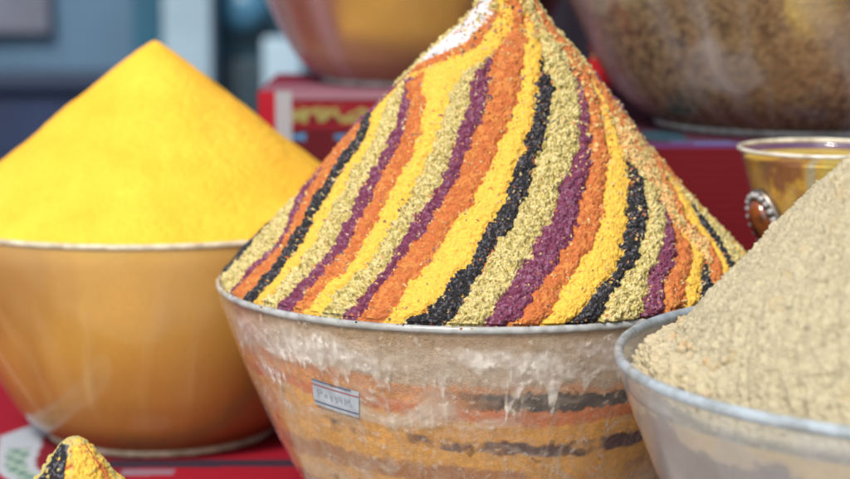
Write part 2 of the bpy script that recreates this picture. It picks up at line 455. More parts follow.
STRIPE_T = [
 [-205,-174.2,-171.5,-160.2,-159,-152,-147.5,-147.5,-147.5,-147.5,-143.8,-138.8,-133,-130,-126.3,-121.5,-118,-112,-107.8,-99,-92.2,-87.5,-81.5,-75.5,-70.2,-59.8,-54.8,-49.5,-44.5,-35,-35,-29.8,-22.8,-16,-9,-9,-9],
 [-205,-174.5,-174.5,-160.5,-158.8,-152,-147.2,-147.2,-147.2,-147.2,-143.5,-137.8,-133.2,-130,-126.3,-121,-117.5,-111.5,-106.8,-98.8,-92,-86.8,-81,-75,-69.8,-60.3,-55,-49.8,-45,-37.2,-37.2,-32,-27,-22.8,-13.2,-9,-9],
 [-205,-174.8,-173,-160,-157.8,-151.2,-146.8,-146.8,-146.8,-146.8,-142.5,-136.8,-132.8,-129.5,-125.7,-120.2,-117,-111,-104,-98.5,-91.5,-85.2,-80,-73.2,-69,-60,-54.5,-49.2,-44.2,-39,-39,-33.8,-29.2,-25.8,-18,-14.3,-9],
 [-205,-175,-172.5,-160,-156.8,-151.2,-146.5,-146.5,-146.5,-146.5,-141.8,-136,-132.2,-128.5,-124.5,-118.7,-115.8,-109.8,-101.8,-97,-89.8,-82.5,-77.5,-69.8,-65.8,-57.5,-51.8,-45.8,-40,-37.2,-36.8,-30.5,-26.8,-22.2,-11.2,-8.8,-8.8],
 [-205,-175.3,-173,-159,-155.8,-151,-146,-146,-146,-146,-141,-134.8,-131.5,-127.5,-123,-117.5,-114.5,-108,-100.8,-95.2,-88,-80,-75,-65.8,-61.8,-54.5,-47.8,-40.8,-35.2,-34.8,-32,-27.2,-24.2,-19.5,-10.5,-8.5,-8.5],
 [-205,-175.5,-175.5,-157.3,-155.2,-151.2,-145.8,-145.8,-145.8,-145.8,-141,-134,-130.8,-126.5,-121.2,-116,-113,-106,-97.2,-93.5,-84.5,-77.2,-70.8,-61.3,-55.5,-49.2,-42.2,-35.2,-32.5,-32.5,-26.3,-25,-20.8,-16.5,-8.2,-8.2,-8.2],
 [-205,-176,-176,-161.8,-158.2,-153,-147,-147,-147,-147,-141.8,-134.5,-130.8,-126.5,-120.5,-115,-111.2,-104.5,-95.8,-91.5,-81.8,-73.5,-66.2,-57.7,-51.5,-43.2,-38,-34,-33.2,-33.2,-28,-25.8,-19.8,-14,-8,-8,-8],
 [-205,-176,-176,-168.2,-162.2,-155.8,-149,-149,-149,-149,-143.2,-135.5,-131,-125.5,-119.5,-114,-109.5,-102.8,-93.8,-88.5,-78.2,-69.8,-62.8,-54.2,-46.2,-37.5,-35,-35,-35,-35,-28.8,-24.5,-16.2,-13.2,-7.5,-7.5,-7.5],
 [-205,-176.5,-176.5,-176.2,-166.8,-158.8,-151,-151,-151,-151,-143.8,-136,-131,-125,-118.5,-112.5,-107.5,-100.2,-91,-84.8,-74.8,-66.8,-59.5,-50.3,-41.5,-33.5,-33.2,-33.2,-33.2,-33.2,-24.2,-19.8,-11.5,-11.5,-7.3,-7.3,-7.3],
 [-205,-177,-177,-177,-172.2,-158.5,-152.5,-152.5,-152.5,-152.5,-144.2,-136.8,-131.2,-125,-118,-110.5,-105.8,-97.2,-88.5,-82,-72,-64,-56,-46.2,-37.8,-32,-32,-32,-32,-32,-23,-17,-7,-7,-7,-7,-7],
 [-205,-177.2,-177.2,-177.2,-177.2,-161.8,-154,-154,-154,-154,-145.2,-137.2,-132,-125.2,-118,-108.5,-104,-95.5,-86,-80,-68,-60,-52.5,-41.8,-36,-33.5,-33.5,-33.5,-33.5,-33.5,-16.5,-6.5,-6.5,-6.5,-6.5,-6.5,-6.5],
 [-205,-177.5,-177.5,-177.5,-177.5,-163.5,-155.2,-155.2,-155.2,-155.2,-146.5,-137.5,-132.2,-123.8,-116.5,-108.2,-102.2,-93.2,-84.2,-77.2,-63.5,-56.2,-47.5,-36,-36,-36,-36,-36,-36,-36,-10,-6.2,-6.2,-6.2,-6.2,-6.2,-6.2],
 [-205,-178,-178,-178,-178,-164.2,-155.8,-155.8,-155.8,-155.8,-147.2,-138.2,-132.8,-124,-116.5,-108.2,-101.5,-91.2,-82,-74.8,-59,-52.5,-43.2,-33.2,-33.2,-33.2,-33.2,-33.2,-33.2,-33.2,-12.8,-6,-6,-6,-6,-6,-6],
 [-205,-178.2,-178.2,-178.2,-178.2,-178.2,-163.5,-163.5,-163.5,-163.5,-152.2,-140.5,-134.5,-125.7,-117,-108,-100.5,-89.2,-79,-71.8,-55,-48.5,-38.5,-29.8,-29.8,-29.8,-29.8,-29.8,-29.8,-29.8,-23,-5.8,-5.8,-5.8,-5.8,-5.8,-5.8],
 [-205,-178.8,-178.8,-178.8,-178.8,-178.8,-178.8,-178.8,-178.8,-178.8,-159.2,-145,-138,-128.5,-117.8,-106.8,-98.3,-86.8,-76,-68,-51.5,-44.5,-33.8,-25.2,-25.2,-25.2,-25.2,-25.2,-25.2,-25.2,-25.2,-5.5,-5.5,-5.5,-5.5,-5.5,-5.5],
 [-205,-179,-179,-179,-179,-179,-179,-179,-179,-179,-169.8,-153.8,-144.8,-132.5,-119.3,-107.3,-98,-82.5,-73,-63.8,-47.5,-39.5,-27.5,-19.2,-19.2,-19.2,-19.2,-19.2,-19.2,-19.2,-19.2,-5.2,-5.2,-5.2,-5.2,-5.2,-5.2],
 [-205,-179.5,-179.5,-179.5,-179.5,-179.5,-179.5,-179.5,-179.5,-179.5,-170.8,-167.5,-163.2,-147.2,-121.8,-108.2,-97.5,-80.5,-70.2,-59.3,-41.8,-36.8,-23,-18.2,-18.2,-18.2,-18.2,-18.2,-18.2,-18.2,-18.2,-4.8,-4.8,-4.8,-4.8,-4.8,-4.8],
 [-205,-179.8,-179.8,-179.8,-179.8,-179.8,-179.8,-179.8,-179.8,-162.5,-155.2,-155.2,-155.2,-155.2,-118.2,-109.2,-99.8,-78.2,-66.8,-60.5,-38,-37,-15.8,-14,-14,-14,-14,-14,-14,-14,-14,-4.5,-4.5,-4.5,-4.5,-4.5,-4.5],
 [-205,-180,-180,-180,-180,-180,-180,-180,-154,-137.8,-135.8,-135.8,-135.8,-135.8,-108,-105.5,-101.2,-76.5,-61.5,-60.5,-32.2,-32.2,-4.2,-4.2,-4.2,-4.2,-4.2,-4.2,-4.2,-4.2,-4.2,-4.2,-4.2,-4.2,-4.2,-4.2,-4.2],
 [-205,-180.5,-180.5,-180.5,-180.5,-180.5,-180.5,-180.5,-135.5,-117.8,-117,-117,-117,-117,-96.2,-96.2,-96.2,-73.8,-54.8,-54.8,-35,-35,-4,-4,-4,-4,-4,-4,-4,-4,-4,-4,-4,-4,-4,-4,-4],
 [-205,-181,-181,-181,-181,-181,-181,-181,-125.7,-110,-109.5,-109.5,-109.5,-109.5,-87.2,-87.2,-87.2,-68,-52,-52,-35.5,-35.5,-3.5,-3.5,-3.5,-3.5,-3.5,-3.5,-3.5,-3.5,-3.5,-3.5,-3.5,-3.5,-3.5,-3.5,-3.5],
 [-205,-181.2,-181.2,-181.2,-181.2,-181.2,-181.2,-171.5,-120,-109,-108,-108,-108,-108,-84.2,-84.2,-84.2,-64.8,-54.5,-54.5,-37,-37,-3.2,-3.2,-3.2,-3.2,-3.2,-3.2,-3.2,-3.2,-3.2,-3.2,-3.2,-3.2,-3.2,-3.2,-3.2],
 [-205,-181.5,-181.5,-181.5,-181.5,-181.5,-181.5,-155,-124,-115,-115,-115,-115,-115,-95.2,-95.2,-95.2,-70.2,-59,-59,-37.5,-37.5,-3,-3,-3,-3,-3,-3,-3,-3,-3,-3,-3,-3,-3,-3,-3],
 [-205,-181.8,-181.8,-181.8,-181.8,-181.8,-181.8,-147.5,-130.8,-117.5,-117.5,-117.5,-117.5,-117.5,-94.5,-94.5,-94.5,-68.5,-51.8,-51.8,-20.8,-20.8,-2.8,-2.8,-2.8,-2.8,-2.8,-2.8,-2.8,-2.8,-2.8,-2.8,-2.8,-2.8,-2.8,-2.8,-2.8],
]

STRIPE_Z = np.array(STRIPE_Z); STRIPE_T = np.array(STRIPE_T)

def stripe_lookup(theta_deg, z):
    """index of the stripe and the distance (degrees) to its nearer edge"""
    k = np.clip(np.searchsorted(STRIPE_Z, z) - 1, 0, len(STRIPE_Z) - 2)
    f = np.clip((z - STRIPE_Z[k]) / (STRIPE_Z[k + 1] - STRIPE_Z[k]), 0, 1)
    n = STRIPE_T.shape[1] - 1
    idx = np.zeros(len(z), np.int32); edge = np.full(len(z), 99.0)
    for b in range(1, n):
        t = STRIPE_T[k, b] * (1 - f) + STRIPE_T[k + 1, b] * f
        idx += theta_deg > t
        edge = np.minimum(edge, np.abs(theta_deg - t))
    last = STRIPE_T[k, n] * (1 - f) + STRIPE_T[k + 1, n] * f
    idx = np.where(theta_deg > last, n, idx)
    edge = np.minimum(edge, np.abs(theta_deg - last))
    return idx, edge

def striped_mound():
    R = 0.1995
    prof = [(.1982, -.0035), (.1950, .0105), (.1795, .0290), (.161, .0480), (.137, .0745), (.124, .0895), (.111, .1045), (.089, .1305), (.073, .1485),
            (.060, .1635), (.0465, .1785), (.031, .1945), (.021, .2095), (.012, .228), (.003, .246), (.0004, .2475)]
    nr, th = 760, theta_grid(1620, 170)
    p = resample(prof, nr); nc = len(th)
    Z = p[:, 1][:, None] + 0 * th
    off = np.interp(Z, [0, .01, .1, .2], [0, .007, .008, .017])
    # the ring nearest the rim stays centred so that it fits the bowl
    V = np.stack([p[:, 0][:, None] * np.cos(th) + off, p[:, 0][:, None] * np.sin(th), Z], -1).reshape(-1, 3)
    T = np.degrees(np.tile(th, nr)); Zf = V[:, 2].copy()
    nrm = surface_normals(V, nr, nc)
    rad = np.maximum(np.repeat(p[:, 0], nc), .01)
    # crumbly borders: look the stripe up at a jittered place
    jit = 0.0026 * vnoise(V, 260, 21) + 0.0018 * vnoise(V, 80, 22) + 0.0016 * vnoise(V, 620, 20) + .0012 * vnoise(V, 34, 24)
    idx, edge = stripe_lookup(T + np.degrees(jit / rad), Zf + 0.002 * vnoise(V, 200, 23))
    back = (idx >= len(STRIPES)) | ((idx == 0) & ((Zf > .019) | (T < -182)))
    names = np.array([s[0] for s in STRIPES] + ['Y'])
    kind = names[np.minimum(idx, len(STRIPES))]
    # round the back the same stripes go on as a spiral
    seq = np.array(list('GPOYKGPOYG'))
    ph = ((T + 360 - Zf * 300) % 360) / 12.0
    kind = np.where(back, seq[(ph.astype(int)) % 10], kind)
    edge_m = np.radians(edge) * rad
    c3, i3 = crumbs(V, 0.0022, 61)
    c4, i4 = crumbs(V, 0.0013, 65)
    c1, i1 = crumbs(V, 0.0042, 31)
    c2, i2 = crumbs(V, 0.0020, 41)
    c0, i0 = crumbs(V, 0.0095, 51)
    base = np.array([SP[k] for k in 'YGPOKWT'], np.float32)
    gr = np.array([GRAIN[k] for k in 'YGPOKWT'], np.float32)
    code = np.zeros(len(V), np.int32)
    for n_, k in enumerate('YGPOKWT'): code[kind == k] = n_
    # loose grains of one spice lying on its neighbour
    near = np.exp(-(edge_m / 0.0035) ** 2)
    stray = i4 > 0.988 - 0.09 * near
    # towards the tip and at the right side the colours run into one another
    mixz = sstep(.165, .2, Zf) * .22
    mixr = sstep(-62, -30, T) * sstep(.055, .1, Zf) * .22
    stray |= i3 > 1 - np.maximum(mixz, mixr) * 1.0
    alt = np.array([0, 1, 3, 6, 1, 3, 2, 4], np.int32)[np.minimum((i1 * 8).astype(int), 7)]
    alt = np.where(T > -66, np.array([6, 1, 3, 6], np.int32)[np.minimum((i1 * 4).astype(int), 3)], alt)
    code = np.where(stray, alt, code)
    is_t = code == 6
    tm = np.array([6, 6, 3, 6, 1, 6], np.int32)[np.minimum((i3 * 6).astype(int), 5)]
    code = np.where(is_t, tm, code)
    C = base[code]
    g = gr[code]
    # each grain a little lighter or darker than the next
    C = C * (1 + (i1 - .5)[:, None] * .12 * g[:, None] + (i2 - .5)[:, None] * .16 + .16 * g[:, None] * fbm(V, 420, 3, 73)[:, None])
    pl = (code == 2) & (i4 > .74); C = np.where(pl[:, None], np.array([.30, .14, .22], np.float32), C)
    kl = (code == 4) & (i4 > .78); C = np.where(kl[:, None], np.array([.13, .13, .15], np.float32), C)
    gl = (code == 1) & (i4 > .6); C = np.where(gl[:, None], np.array([.76, .66, .33], np.float32), C)
    gd = (code == 1) & (i4 < .16); C = np.where(gd[:, None], np.array([.34, .27, .08], np.float32), C)
    og = (code == 3) & (i1 > .7); C = np.where(og[:, None], C * np.array([1.08, 1.35, 1.2], np.float32), C)
    # the relief: broad lumps, ridge in the middle of every stripe, clumps, grains
    sm = lambda a: a
    ridge = sstep(0, .005, edge_m) + .25 * sstep(.004, .012, edge_m)
    gsm = g
    rough = fbm(V, 300, 4, 74, .8); pit = np.clip(-fbm(V, 330, 3, 75) - .22, 0, 1)
    d = 0.0022 * fbm(V, 22, 3, 71) + 0.0020 * (ridge - .6) + gsm * (0.0022 * (c0 - .5) + 0.0014 * (c1 - .5)) + (0.3 + .7 * gsm) * (0.0010 * (c2 - .5) + .0036 * rough - .0042 * pit)
    flake = ((code == 2) | (code == 4)) * vnoise(V * np.array([1, 1, 2.3]), 620, 79)
    d = d + .0007 * flake
    fade = sstep(-.0035, .004, Zf)
    d = d * (0.35 + .65 * fade) * np.clip(rad / .02, .35, 1)
    V2 = V + nrm * d[:, None]
    # never through the wall of the bowl
    rr = np.hypot(V2[:, 0], V2[:, 1]); lim = np.where(Zf < .004, .1968, 9); s = np.minimum(1, lim / rr)
    V2[:, 0] *= s; V2[:, 1] *= s
    V2[:, 2] += H_MAIN
    F = grid_faces(nr, nc)
    return V2, F, C

# ---- the big striped bowl
MAIN = (0.0435, 1.5, 0.0)
H_MAIN = 0.188

def main_fill_color(V, T, D):
    deg = np.degrees(T)
    wob = 0.012 * fbm(V, 9, 3, 101) + 0.0060 * fbm(V, 45, 5, 103, .7) + .0022 * fbm(V, 300, 3, 107)
    d = D + wob + 0.004 * np.sin(T * 2 + .5)
    right = sstep(-118, -80, deg)
    C = np.tile(np.array([[.36, .28, .18]], np.float32), (len(V), 1))
    C = mixc(C, (.52, .45, .36), sstep(.012, .016, d))
    C = mixc(C, (.60, .30, .15), sstep(.036, .040, d) * (1 - .25 * right))
    C = mixc(C, (.075, .072, .080), sstep(.0405, .0435, d) * sstep(-112, -88, deg + 14 * fbm(V, 30, 3, 109)))
    C = mixc(C, (.70, .34, .12), sstep(.045, .049, d) * (1 - right))
    C = mixc(C, (.62, .22, .09), sstep(.0525, .0545, d))
    C = mixc(C, (.72, .40, .10), sstep(.062, .065, d))
    pk = sstep(-.15, .15, fbm(V, 28, 4, 113, .65) - .25 + .60 * right)
    C = mixc(C, (.105, .060, .070), sstep(.076, .079, d) * pk)
    C = mixc(C, (.72, .41, .10), sstep(.087, .090, d))
    C = mixc(C, (.42, .22, .10), sstep(.101, .106, d) * sstep(-.2, .2, fbm(V, 25, 3, 117) + .15))
    C = mixc(C, (.66, .40, .14), sstep(.116, .121, d))
    C = mixc(C, (.30, .12, .07), sstep(.135, .14, d))
    c, i = crumbs(V, .0022, 119)
    c2, i2 = crumbs(V, .006, 123)
    grey = sstep(-.05, .4, fbm(V, 35, 5, 143, .65)) * (1 - .6 * right)
    C = mixc(C, (.46, .37, .26), grey * .22)
    C = C * np.array([.90, .80, .74], np.float32) * (1.0 + .26 * i[:, None]) * (.94 + .18 * i2[:, None]) * (1 + .22 * fbm(V, 70, 4, 145, .7)[:, None])
    dk = (i2 > .985) & (D > .03); C = np.where(dk[:, None], C * .45, C)
    return C.astype(np.float32)

def main_film(V, T, D):
    deg = np.degrees(T)
    A = np.stack([np.cos(T) * .2, np.sin(T) * .2, V[:, 2] * .12], -1)      # stretched downwards: runs and rubbed streaks
    streak = fbm(A, 120, 4, 201)
    fine = fbm(A, 420, 3, 205)
    blot = fbm(V, 26, 4, 207)
    grit = fbm(V, 260, 4, 209)
    W = V + .012 * np.stack([vnoise(V, 30, 221), vnoise(V, 30, 222), vnoise(V, 30, 223)], -1)
    swirl = 1 - np.abs(fbm(W, 55, 4, 225)) * 3.2                          # wiped, curling smears
    A2 = np.stack([W[:, 0], W[:, 1], W[:, 2] * 2.2], -1)
    cloud = fbm(A2, 22, 5, 227, .6)
    a = 0.05 + .05 * fine + .05 * grit
    tt = np.stack([np.cos(T) * .2, np.sin(T) * .2, 0 * T], -1)
    edge = .034 + .005 * fbm(A, 75, 2, 211) + .030 * np.clip(vnoise(tt, 150, 215), 0, 1) ** 2 + .012 * np.clip(vnoise(tt, 330, 217), 0, 1) ** 2 + .008 * blot
    smear = sstep(.004, .022, D + .01 * cloud) * (1 - sstep(edge - .001, edge + .004, D)) * sstep(-.5, .25, cloud + .15)
    a = a + smear * (.44 + .25 * grit + .22 * fine + .2 * cloud)
    mid = sstep(.03, .05, D) * (1 - sstep(.068, .085, D)) * (1 - sstep(-95, -70, deg))
    a = a + mid * .45 * sstep(-.15, .3, cloud) + .30 * sstep(.05, .45, fbm(A2 + .3, 40, 5, 229, .7)) * sstep(.05, .07, D)
    a = a + .14 * sstep(.55, .95, swirl) * sstep(-.15, .2, blot) * sstep(.012, .03, D)
    a = a + .22 * sstep(.22, .42, fine * .6 + streak * .6) * sstep(-.05, .3, blot)
    # long powder runs inside the wall; the leftmost are painted streaks of refracted light
    for a0, tl, w in ((-101, 4, .5), (-116, 9, .6), (-146, 16, .9), (-150, 12, .5), (-83, -1, .35), (-74, -4, .6)):
        dd = deg - a0 - tl * (D / .15)
        a = a + .26 * np.exp(-(dd / w) ** 2) * sstep(.03, .05, D) * (1 - sstep(.06, .15, D + .03 * streak)) * (.6 + .8 * grit)
    a = a + sstep(-138, -172, deg) * .30 * (.8 + .6 * cloud)
    c, i = crumbs(V, .003, 213)
    a = a + .35 * (i > .95) * sstep(.2, .6, c)
    a = np.clip(a, .02, .92)
    C = np.tile(np.array([[.62, .55, .45]], np.float32), (len(V), 1))
    C = mixc(C, (.66, .44, .32), sstep(-120, -165, deg) * .6)  # warm tint of refracted light painted into the left of the film
    C = mixc(C, (.80, .78, .72), smear * sstep(-.3, .3, cloud + .1))
    C = C * (1 + .2 * grit[:, None] + .15 * cloud[:, None])
    return np.column_stack([C, a]).astype(np.float32)

main_bowl = make_bowl('spice_bowl', MAIN, 0.2, H_MAIN, 'large scuffed clear bowl with coloured spice layers behind its wall and a small price sticker', main_film)
V, F, C = striped_mound()
def rim_specks(n):
    out = []; rg = np.random.default_rng(9)
    S = np.array([(1, 0, 0), (0, 1, 0), (-1, 0, 0), (0, -1, 0)]) ; cols = [SP[k] for k in 'KKYGPO']
    for k in range(n):
        t = radians(rg.uniform(-178, -20)); s = rg.uniform(.0004, .0011); r = rg.uniform(.1965, .2005)
        zz = H_MAIN + .0024 - abs(r - .1985) * .5
        R1 = S * s * rg.uniform(.7, 1.3, 3); P = np.vstack([R1 * .5 + [0, 0, -s * .6], R1, R1 * .5 + [0, 0, s * .7], R1 * .01 + [0, 0, s * .75]])
        out.append((P + np.array([r * cos(t), r * sin(t), zz]), grid_faces(4, 4), np.tile(np.array([cols[k % 6]], np.float32), (16, 1))))
    return out
f2 = fill_mesh(0.2, H_MAIN, 0.0005, main_fill_color, nth=1300, nz=300)
V, F, C = join_parts([(V, F, C), f2] + rim_specks(170))
mound = link('spice_mound', np_mesh('spice_mound', V, F, C), M_POWDER)
mound.location = MAIN
tag(mound, 'tall pointed mound of crumbly spice in yellow, orange, purple, black and green stripes', 'spice mound', 'mounds heaped in the bowls')

# price sticker: follows the wall; white paper, red line above, blue line below, faint handwriting
def on_wall(deg, D, out=0.0):
    p = bowl_profile(0.2, H_MAIN, 200); p[:, 1] += 0.004 * (1 - (p[:, 1] / H_MAIN))
    z = H_MAIN - D
    r = np.interp(-z, -p[:, 1], p[:, 0]) + out
    return (r * cos(radians(deg)), r * sin(radians(deg)), z)

def wall_patch(name, uvs, mat, parent, out):
    """flat figure given by a grid function on the sticker, bent to the bowl: u right, v up, metres"""
    V = [on_wall(STK[0] + math.degrees((u * cos(STK[2]) - v * sin(STK[2])) / .178), STK[1] - (v * cos(STK[2]) + u * sin(STK[2])), out) for u, v in uvs[0]]
    me = bpy.data.meshes.new(name); me.from_pydata(V, [], uvs[1]); me.update()
    return link(name, me, mat, parent)

STK = (-125.3, 0.0575, radians(-8))
def rect(u0, u1, v0, v1, nu=14, nv=5, notch=False):
    pts, fs = [], []
    for j in range(nv + 1):
        for i in range(nu + 1):
            u = u0 + (u1 - u0) * i / nu; v = v0 + (v1 - v0) * j / nv
            if notch and j == nv and i in (6, 7): v -= .0022
            sh = 0.10 * v
            pts.append((u + sh, v))
    for j in range(nv):
        for i in range(nu):
            a = j * (nu + 1) + i; fs.append((a, a + 1, a + nu + 2, a + nu + 1))
    return pts, fs
M_PAPER = plain_mat('sticker paper', (.40, .46, .52), .5, .25, 90)
M_REDINK = plain_mat('red line', (.35, .07, .10), .5, .1)
M_BLUEINK = plain_mat('dark blue line', (.06, .07, .16), .5, .1)
M_PENCIL = plain_mat('grey handwriting', (.28, .33, .39), .6, .2)
stk = wall_patch('price_sticker', rect(-.0188, .0188, -.0102, .0108, notch=True), M_PAPER, main_bowl, .0008)
wall_patch('red_line', rect(-.0186, .0186, .0062, .0070), M_REDINK, stk, .0011)
wall_patch('top_edge', rect(-.0186, .0130, .0098, .0107), M_BLUEINK, stk, .0014)
wall_patch('blue_line', rect(-.0186, .0186, -.0074, -.0066), M_BLUEINK, stk, .0011)
def strokes(lines, w):
    pts, fs = [], []
    for ln in lines:
        for (a, b) in zip(ln[:-1], ln[1:]):
            dx, dy = b[0] - a[0], b[1] - a[1]; L = math.hypot(dx, dy) + 1e-9; nx, ny = -dy / L * w / 2, dx / L * w / 2
            o = len(pts); pts += [(a[0] + nx, a[1] + ny), (a[0] - nx, a[1] - ny), (b[0] - nx, b[1] - ny), (b[0] + nx, b[1] + ny)]
            fs.append((o, o + 1, o + 2, o + 3))
    return pts, fs
mm = .001
hand = [[(-13, -3), (-13, 3), (-10.5, 3.2), (-9.6, 1.8), (-11, .6), (-12.8, .4)], [(-7.8, -1.4), (-6.2, -1), (-6, .4), (-7.4, .8), (-7.8, -.6)],
        [(-4, .4), (-2.4, .9), (-3.6, -.7), (-1.9, -1.6), (-3.4, -2.8)], [(0, 1), (1.6, 1.2), (.5, -.4), (2, -1.5), (.2, -2.9)],
        [(3.4, 2.2), (2.9, -.4), (5.2, -.2)], [(5, 2.4), (4.7, -2.8)], [(7, -2.8), (7.6, 2.2), (9.2, -.6), (10.6, 2.4), (11.6, -2.4)]]
wall_patch('handwriting', strokes([[(x * mm * 1.1, y * mm * 1.1) for x, y in l] for l in hand], .0006), M_PENCIL, stk, .0011)

# ---- generic cone of powder
def cone_mound(R, H, prof, extra, mat, name, loc, label, relief, nr=360, nf=760, nb=110, fillc=None, top=.0005, offx=0.0, seed=1, nth=500, nz=120):
    th = theta_grid(nf, nb); nc = len(th)
    p = resample(prof, nr); Z = p[:, 1][:, None] + 0 * th
    zt = p[-1, 1]
    V = np.stack([p[:, 0][:, None] * np.cos(th) + offx * Z / zt, p[:, 0][:, None] * np.sin(th), Z], -1).reshape(-1, 3)
    nrm = surface_normals(V, nr, nc)
    T = np.tile(th, nr)
    rad = np.maximum(np.repeat(p[:, 0], nc), .006)
    d, C = relief(V, T, rad)
    V2 = V + nrm * (d * np.clip(rad / .015, .3, 1))[:, None]
    bp_ = bowl_profile(R, H, 200); lim = np.where(V2[:, 2] < .003, np.interp(H + V2[:, 2], bp_[::-1, 1], bp_[::-1, 0]) - .0034, 9); s = np.minimum(1, lim / np.hypot(V2[:, 0], V2[:, 1])); V2[:, 0] *= s; V2[:, 1] *= s
    V2[:, 2] += H
    parts = [(V2, grid_faces(nr, nc), C)]
    if extra: parts += extra
    if fillc: parts.append(fill_mesh(R, H, top, fillc, nth=nth, nz=nz))
    V, F, C = join_parts(parts)
    o = link(name, np_mesh(name, V, F, C), mat)
    o.location = loc
    return tag(o, label, 'spice mound', 'mounds heaped in the bowls')

# ---- the yellow bowl behind, left
def yellow_relief(V, T, rad):
    c, i = crumbs(V, .0040, 301); c2, i2 = crumbs(V, .012, 303)
    A = np.stack([np.cos(T) * .3, np.sin(T) * .3, V[:, 2] * .25], -1)
    run = fbm(A, 40, 3, 305)
    d = .0030 * fbm(V, 16, 3, 307) + .0002 * run + .0012 * (c - .5) + .0010 * (c2 - .5)
    t = np.clip(.5 + .9 * fbm(V, 30, 3, 309) + .12 * run + .25 * (i - .5), 0, 1)
    C = mixc(np.tile(np.array([[.84, .50, .05]], np.float32), (len(V), 1)), (.80, .42, .035), t)
    C = C * (.94 + .1 * i[:, None])
    return d, C

def yellow_fill(V, T, D):
    b = fbm(V, 18, 4, 315)
    C = np.tile(np.array([[.66, .37, .065]], np.float32), (len(V), 1))
    C = mixc(C, (.72, .44, .06), (1 - sstep(.004, .016, D + .006 * b)))
    C = mixc(C, (.42, .19, .038), sstep(.06, .16, D + .03 * b))
    C = mixc(C, (.30, .12, .025), sstep(-.1, .5, fbm(V * np.array([1, 1, .5]), 12, 3, 317)) * .7)
    return C * (1 + .22 * b[:, None])

def amber_film(V, T, D):
    A = np.stack([np.cos(T) * .2, np.sin(T) * .2, V[:, 2] * .10], -1)
    st = fbm(A, 60, 3, 321); bl = fbm(V, 22, 3, 323)
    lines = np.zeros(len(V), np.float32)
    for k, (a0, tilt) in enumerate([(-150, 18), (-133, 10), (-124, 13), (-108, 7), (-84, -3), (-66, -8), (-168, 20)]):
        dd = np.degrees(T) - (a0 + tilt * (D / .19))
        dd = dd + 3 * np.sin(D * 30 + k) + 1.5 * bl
        lines += np.exp(-(dd / (1.6 + .9 * (k % 3))) ** 2) * (.16 + .16 * (k % 3 == 0)) * sstep(.01 + .01 * k % .04, .07, D) * (1 - sstep(.12, .18, D + .03 * bl)) * (.7 + st)  # vertical light streaks painted into the film
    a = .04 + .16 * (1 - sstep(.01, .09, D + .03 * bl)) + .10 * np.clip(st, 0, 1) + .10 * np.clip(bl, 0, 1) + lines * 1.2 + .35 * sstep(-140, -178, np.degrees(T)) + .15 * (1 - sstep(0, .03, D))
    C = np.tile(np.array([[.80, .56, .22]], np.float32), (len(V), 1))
    C = mixc(C, (.70, .48, .48), sstep(-140, -178, np.degrees(T)))  # pinkish glare painted along the left edge
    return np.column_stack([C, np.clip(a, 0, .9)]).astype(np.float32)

YEL = (-0.2395, 1.786, 0.0)
H_YEL = 0.199
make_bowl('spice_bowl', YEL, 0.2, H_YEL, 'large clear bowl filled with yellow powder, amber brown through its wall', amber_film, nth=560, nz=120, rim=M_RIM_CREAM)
cone_mound(0.2, H_YEL, [(.1975, -.003), (.190, .006), (.150, .0385), (.100, .0775), (.050, .1170), (.016, .1425), (.0055, .1512), (.0004, .1540)], None, M_FINE,
           'spice_mound', YEL, 'smooth bright yellow cone of fine powder behind the striped mound', yellow_relief, fillc=yellow_fill, seed=3)

# ---- the beige bowl in front, right
BEI = (0.3325, 1.179, 0.0)
H_BEI = 0.195
R_BEI = 0.217
KB = R_BEI / .2
def beige_relief(V, T, rad):
    c, i = crumbs(V, .0028, 401); c2, i2 = crumbs(V, .0055, 403); c3, i3 = crumbs(V, .0018, 407)
    # runnels slanting down the slope
    ph = T * 2.2 + V[:, 2] * 9
    A = np.stack([np.cos(ph) * .25, np.sin(ph) * .25, V[:, 2] * .35], -1)
    run = fbm(A, 75, 4, 409)
    d = .0040 * fbm(V, 14, 3, 411) + .0024 * run + .0030 * (c - .5) + .0014 * (c2 - .5) * sstep(-.2, .4, run + fbm(V, 60, 2, 415)) + .0008 * (c3 - .5) + .0030 * fbm(V, 230, 4, 419, .8)
    C = np.tile(np.array([[.39, .350, .235]], np.float32), (len(V), 1))
    C = C * (.84 + .32 * i[:, None]) * (1 + .12 * run[:, None])
    C = mixc(C, (.42, .33, .18), sstep(.25, .6, fbm(V, 120, 3, 417)) * .6)
    # crumbled lumps that slid down and lie inside the rim on the left
    deg = np.degrees(T) % 360; z = V[:, 2]
    zone = sstep(112, 128, deg) * (1 - sstep(195, 212, deg)) * (1 - sstep(-.002, .010, z))
    lump, li = crumbs(V, .011, 441, .6)
    d = d + zone * (.007 * lump + .004 * c2 + .006 * fbm(V, 70, 3, 443))
    C = mixc(C, (.58, .38, .14), zone * sstep(.45, .15, lump) * .7)
    C = mixc(C, (.50, .42, .27), zone * sstep(.5, .9, lump) * .7)
    return d, C

def beige_fill(V, T, D):
    b = fbm(V, 40, 4, 421); g = fbm(V, 12, 3, 423)
    ed = .027 + .014 * b + .006 * g + .006 * fbm(V, 160, 3, 425)
    C = np.tile(np.array([[.52, .43, .29]], np.float32), (len(V), 1))
    C = mixc(C, (.26, .22, .185), sstep(ed, ed + .004, D))
    C = mixc(C, (.50, .38, .24), sstep(.05, .09, D + .02 * g) * sstep(-.1, .3, b))
    return C * (1 + .15 * b[:, None])

